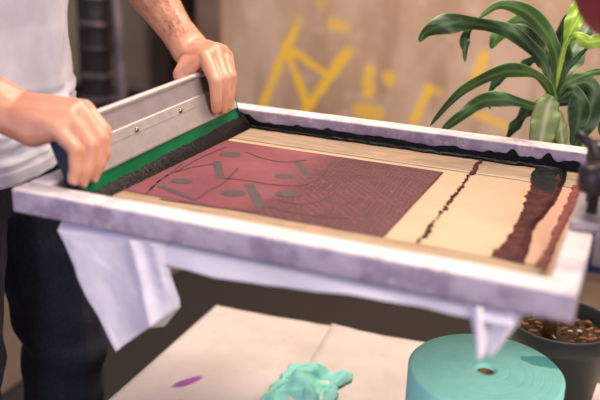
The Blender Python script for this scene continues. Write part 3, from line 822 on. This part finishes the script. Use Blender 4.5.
# right hand (near end)
Rm = [Q(0.0480, 0.1010, .012), Q(0.0290, 0.1040, .017), Q(0.0090, 0.0980, .017), Q(-0.0090, 0.0880, .011)]
Rp = [Q(0.0410, 0.0690, .030), Q(0.0240, 0.0630, .036), Q(0.0030, 0.0600, .036), Q(-0.0160, 0.0610, .030)]
Rd = [Q(0.0330, 0.0450, .026), Q(0.0150, 0.0380, .029), Q(-0.0060, 0.0380, .029), Q(-0.0210, 0.0420, .025)]
Rt = [Q(0.0300, 0.0340, .0165), Q(0.0120, 0.0250, .0165), Q(-0.0080, 0.0250, .0165), Q(-0.0210, 0.0310, .0155)]
Rw = V((-.051, .068, .971)); Rw2 = Rw + V((.002, -.014, -.004)); 
th2 = [Rw + V((.012, .024, -.010)), Q(0.0610, 0.0910, -.034), Q(0.0710, 0.0670, -.028), Q(0.0750, 0.0470, -.022)]
hand(Rm, Rp, Rd, Rt, Rw + V((-.002, .012, .003)), Rw2, th2, .0185)
eR, sR = V((-.275, .012, 1.085)), V((-.265, .055, 1.405))
hull(bm, [(Rw + V((-.002, .012, .003)), .0205), (Rw2, .0205), (Rw.lerp(eR, .22), .0275)])
chain(bm, [(Rw.lerp(eR, .22), .0275), (Rw.lerp(eR, .58), .037), (eR, .039)])
chain(bm, [(eR, .040), (eR.lerp(sR, .5), .046), (sR, .056)])
# trunk, neck, head
hull(bm, [((-.29, .25, .86), (.095, .155, .09)), ((-.285, .25, 1.04), (.090, .140, .06))])
hull(bm, [((-.285, .25, 1.04), (.090, .140, .06)), ((-.265, .25, 1.26), (.105, .155, .08))])
hull(bm, [((-.265, .25, 1.26), (.105, .155, .08)), (sL, .052), (sR, .052), ((-.25, .25, 1.42), (.07, .07, .05))])
HC = V((-.185, .245, 1.625))
hull(bm, [((-.245, .25, 1.42), .058), (HC + V((-.045, 0, -.06)), .052)])
hull(bm, [(HC + V((-.022, 0, .03)), (.092, .076, .082)), (HC + V((.03, 0, -.01)), (.055, .062, .06))])
hull(bm, [(HC + V((.03, 0, -.01)), (.055, .062, .06)), (HC + V((.048, 0, -.098)), (.022, .026, .016)), (HC + V((-.01, .045, -.06)), .018), (HC + V((-.01, -.045, -.06)), .018)])
hull(bm, [(HC + V((.083, 0, .012)), .008), (HC + V((.104, 0, -.030)), .0115), (HC + V((.082, 0, -.036)), (.01, .017, .009))])   # nose
hull(bm, [(HC + V((.074, .018, -.063)), .007), (HC + V((.080, 0, -.062)), .008), (HC + V((.074, -.018, -.063)), .007)])          # lips
for s in (1, -1):
    hull(bm, [(HC + V((-.012, s * .079, .012)), (.013, .006, .018)), (HC + V((-.010, s * .076, -.028)), (.008, .005, .010))])      # ears
    hull(bm, [(HC + V((.080, s * .012, .030)), .008), (HC + V((.068, s * .050, .028)), .009)])                                      # brows
# legs
hipL, hipR = V((-.272, .335, .84)), V((-.275, .165, .84)); kL, kR = V((-.222, .345, .49)), V((-.283, .156, .48)); aL, aR = V((-.262, .36, .085)), V((-.36, .14, .085))
for h_, k_, a_ in ((hipL, kL, aL), (hipR, kR, aR)):
    chain(bm, [(h_, .080), (h_.lerp(k_, .5), .068), (k_, .052), (k_.lerp(a_, .35), .050), (a_, .034)])
    hull(bm, [(a_ + V((-.02, 0, -.03)), .032), (a_ + V((.12, 0, -.052)), (.04, .036, .02))])
body = remesh(bm, .0021, 3)
# veins, tendons and soft unevenness on forearms and hands
for v in body.verts:
    if v.co.z < 1.2 and v.co.z > .87 and v.co.x > -.21:
        v.co += v.normal * (.0007 * noise.noise(v.co * 60) + .0008 * noise.noise(v.co * 26))
b = obj('body', body, M_SKIN, t)
# fingernails
def nail(d, tp, out, r):
    bm = bmesh.new(); ax = (tp - d).normalized(); o_ = (out - ax * out.dot(ax)).normalized(); s_ = ax.cross(o_)
    c = tp + o_ * (r * .70) - ax * .001
    def fn(u, v):
        x, y = (u - .5) * 2, (v - .5) * 2
        q = max(abs(x), abs(y)); L = math.hypot(x, y) or 1; f = q / L
        x, y = x * f, y * f
        return c + ax * (y * .0055) + s_ * (x * .0052) + o_ * (.0009 - .0022 * x * x - .0005 * y * y)
    grid(bm, fn, 8, 8); o = obj('fingernail', bm, M_NAIL, b); m = o.modifiers.new('s', 'SOLIDIFY'); m.thickness = .0006
for Dd, Tt in ((Ld, Lt), (Rd, Rt)):
    for i in range(4): nail(Dd[i], Tt[i], N_, (.0098, .0102, .0096, .0084)[i] * .86)
# short dark hairs on the forearms
bm = bmesh.new()
def hairs(w, e, r0, r1, n, seed):
    rnd = random.Random(seed); ax = (e - w).normalized(); u = ax.cross(V((0, 0, 1))).normalized(); v2 = u.cross(ax)
    for _ in range(n):
        s = rnd.uniform(.10, .95); a = rnd.uniform(-.3, math.pi + .3)
        rad = (r0 + (r1 - r0) * min(1, s / .58)) * 1.005
        dirn = u * math.cos(a) + v2 * math.sin(a)
        p = w.lerp(e, s) + dirn * rad
        l = rnd.uniform(.006, .013); q = (-ax * .9 + dirn * rnd.uniform(.25, .5) + u * rnd.uniform(-.5, .5)).normalized()
        side = q.cross(dirn).normalized() * .00022
        t1, t2 = p + q * l * .5 + dirn * .0006, p + q * l
        a0, a1, b0_, b1, c0 = (bm.verts.new(x) for x in (p - side, p + side, t1 - side * .8, t1 + side * .8, t2))
        bm.faces.new((a0, a1, b1, b0_)); bm.faces.new((b0_, b1, c0))
hairs(Lw, eL, .0225, .0385, 1500, 1); hairs(Rw, eR, .0225, .037, 500, 2)
obj('arm_hair', bm, M_HAIR, b, kind='stuff')
# eyes, hair
for s in (1, -1):
    bm = bmesh.new(); hull(bm, [(HC + V((.070, s * .031, .010)), .0115)]); obj('eye', bm, M_EYE, b)
bm = bmesh.new()
hull(bm, [(HC + V((-.030, 0, .045)), (.094, .081, .082)), (HC + V((-.06, 0, -.01)), (.062, .074, .06))])
hr = remesh(bm, .006, 2)
for v in hr.verts: v.co += v.normal * .004 * noise.noise(v.co * 60)
obj('hair', hr, M_HAIR, t)

# t-shirt: torso rings with folds, sleeves, neck band
bm = bmesh.new()
prof = [(.816, -.292, .128, .194), (.85, -.292, .127, .192), (.90, -.293, .125, .184), (.96, -.290, .121, .174), (1.04, -.282, .117, .170), (1.14, -.272, .119, .175), (1.24, -.264, .124, .182), (1.33, -.258, .124, .192), (1.40, -.254, .108, .190), (1.432, -.250, .088, .150), (1.45, -.247, .070, .085), (1.462, -.245, .062, .068)]
NR, NT_ = 150, 140
def prf(z):
    for a, c in zip(prof, prof[1:]):
        if z <= c[0]:
            q = (z - a[0]) / (c[0] - a[0]); return [a[i] + (c[i] - a[i]) * q for i in range(4)]
    return prof[-1]
def fn(u, v):
    z = .816 + (1.462 - .816) * u; a = 2 * math.pi * v
    _, cx, rx, ry = prf(z)
    low = max(0, 1 - abs(z - .885) / .07)
    f = .0065 * low * math.sin((z * 150 + 2.2 * math.sin(a * 2 + 1) + 1.5 * noise.noise(V((math.cos(a) * 2, math.sin(a) * 2, z * 9)))))
    n = .010 * noise.noise(V((math.cos(a) * 2.2, math.sin(a) * 2.2, z * 5))) + .0045 * noise.noise(V((math.cos(a) * 7, math.sin(a) * 7, z * 16 + 3))) + .004 * low * math.sin(z * 260 + 4 * noise.noise(V((math.cos(a) * 3, math.sin(a) * 3, z * 6)))) + .005 * math.sin(a * 7 + z * 12 + 2 * noise.noise(V((math.cos(a), math.sin(a), z * 4)))) * max(0, min(1, (1.3 - z) * 3))
    hem = .0040 if z < .838 else (-.0015 if z < .843 else 0)
    r = 1 + (f + n + hem) / .14
    zz = z + .012 * math.sin(a + .9) * max(0, 1 - (z - .816) / .1)
    return V((cx + rx * r * math.cos(a), .25 + ry * r * math.sin(a), zz))
grid(bm, fn, NR, NT_); bmesh.ops.remove_doubles(bm, verts=bm.verts, dist=.0005)
for s_, e_ in ((sL, eL), (sR, eR)):
    q = [s_ + V((0, (.25 - s_.y) * .55, .004)), s_ + V((0, (.25 - s_.y) * .22, .006)), s_ + V((0, 0, -.012)), s_.lerp(e_, .3), s_.lerp(e_, .62), s_.lerp(e_, .68)]
    tube(bm, q, [.040, .062, .071, .069, .066, .0665], 28, False)
sh = obj('t_shirt', bm, M_SHIRT, t)
m = sh.modifiers.new('s', 'SOLIDIFY'); m.thickness = .0022; m.offset = 0
# trousers
bm = bmesh.new()
hull(bm, [((-.292, .25, .90), (.098, .155, .02)), (hipL + V((-.008, 0, -.03)), .086), (hipR + V((-.008, 0, -.03)), .086)])
for h_, k_, a_ in ((hipL, kL, aL), (hipR, kR, aR)):
    chain(bm, [(h_, .094), (h_.lerp(k_, .55), .083), (k_, .073), (k_.lerp(a_, .5), .070), (a_ + V((0, 0, -.01)), .062)])
tr = remesh(bm, .006, 4)
for v in tr.verts:
    z = v.co.z
    v.co += v.normal * (.005 * noise.noise(V((v.co.x * 12, v.co.y * 12, z * 22))) + .004 * math.sin(z * 70 + v.co.x * 40) * max(0, 1 - abs(z - .50) / .12))
obj('trousers', tr, M_JEANS, t)
for a_ in (aL, aR):
    bm = bmesh.new(); hull(bm, [(a_ + V((-.03, 0, -.045)), (.045, .042, .038)), (a_ + V((.13, 0, -.055)), (.055, .046, .028)), (a_ + V((.02, 0, -.01)), .042)])
    for v in bm.verts: v.co.z = max(v.co.z, .004)
    s = obj('shoe', bm, M_LEATHER, t)

# ------------------------------------------------------------------ light
w = bpy.data.worlds.new('World'); C.world = w; w.use_nodes = True
bg = w.node_tree.nodes['Background']; bg.inputs[0].default_value = (.80, .74, .90, 1); bg.inputs[1].default_value = .30
def area(name, loc, target, size, power, col, sy=None):
    l = bpy.data.lights.new(name, 'AREA'); l.energy = power; l.color = col; l.size = size
    if sy: l.shape = 'RECTANGLE'; l.size_y = sy
    o = bpy.data.objects.new(name, l); COL.objects.link(o); o.location = loc
    o.rotation_euler = (V(target) - V(loc)).to_track_quat('-Z', 'Y').to_euler()
    return o
area('ceiling_lamp', (.3, 1.2, 2.6), (.3, .5, .9), .9, 46, (1, .86, .74))
area('ceiling_lamp', (2.0, -.7, 2.3), (.4, .3, .75), .9, 78, (1, .88, .79))
area('front_fill', (-.5, -2.0, 1.6), (.2, .3, .85), 1.5, 34, (.78, .72, 1.0))  # added unseen lavender fill from the camera side
area('wall_fill', (.3, 1.2, 2.6), (.1, 2.25, .8), 1.0, 48, (1, .82, .62))  # added unseen source that brightens the back wall

# ------------------------------------------------------------------ camera object
cd = bpy.data.cameras.new('camera'); cd.sensor_width = 36; cd.lens = F / 600 * 36
cam = bpy.data.objects.new('camera', cd); COL.objects.link(cam)
M = Matrix(((RIGHT.x, -DOWN.x, -FWD.x, CAM.x), (RIGHT.y, -DOWN.y, -FWD.y, CAM.y), (RIGHT.z, -DOWN.z, -FWD.z, CAM.z), (0, 0, 0, 1)))
cam.matrix_world = M
cd.clip_start = .02
cd.dof.use_dof = True; cd.dof.focus_distance = 1.2; cd.dof.aperture_fstop = 2.6
C.camera = cam
C.view_settings.view_transform = 'Standard'; C.view_settings.look = 'None'
C.view_settings.exposure = -.36; C.view_settings.gamma = 1; C.view_settings.use_curve_mapping = False
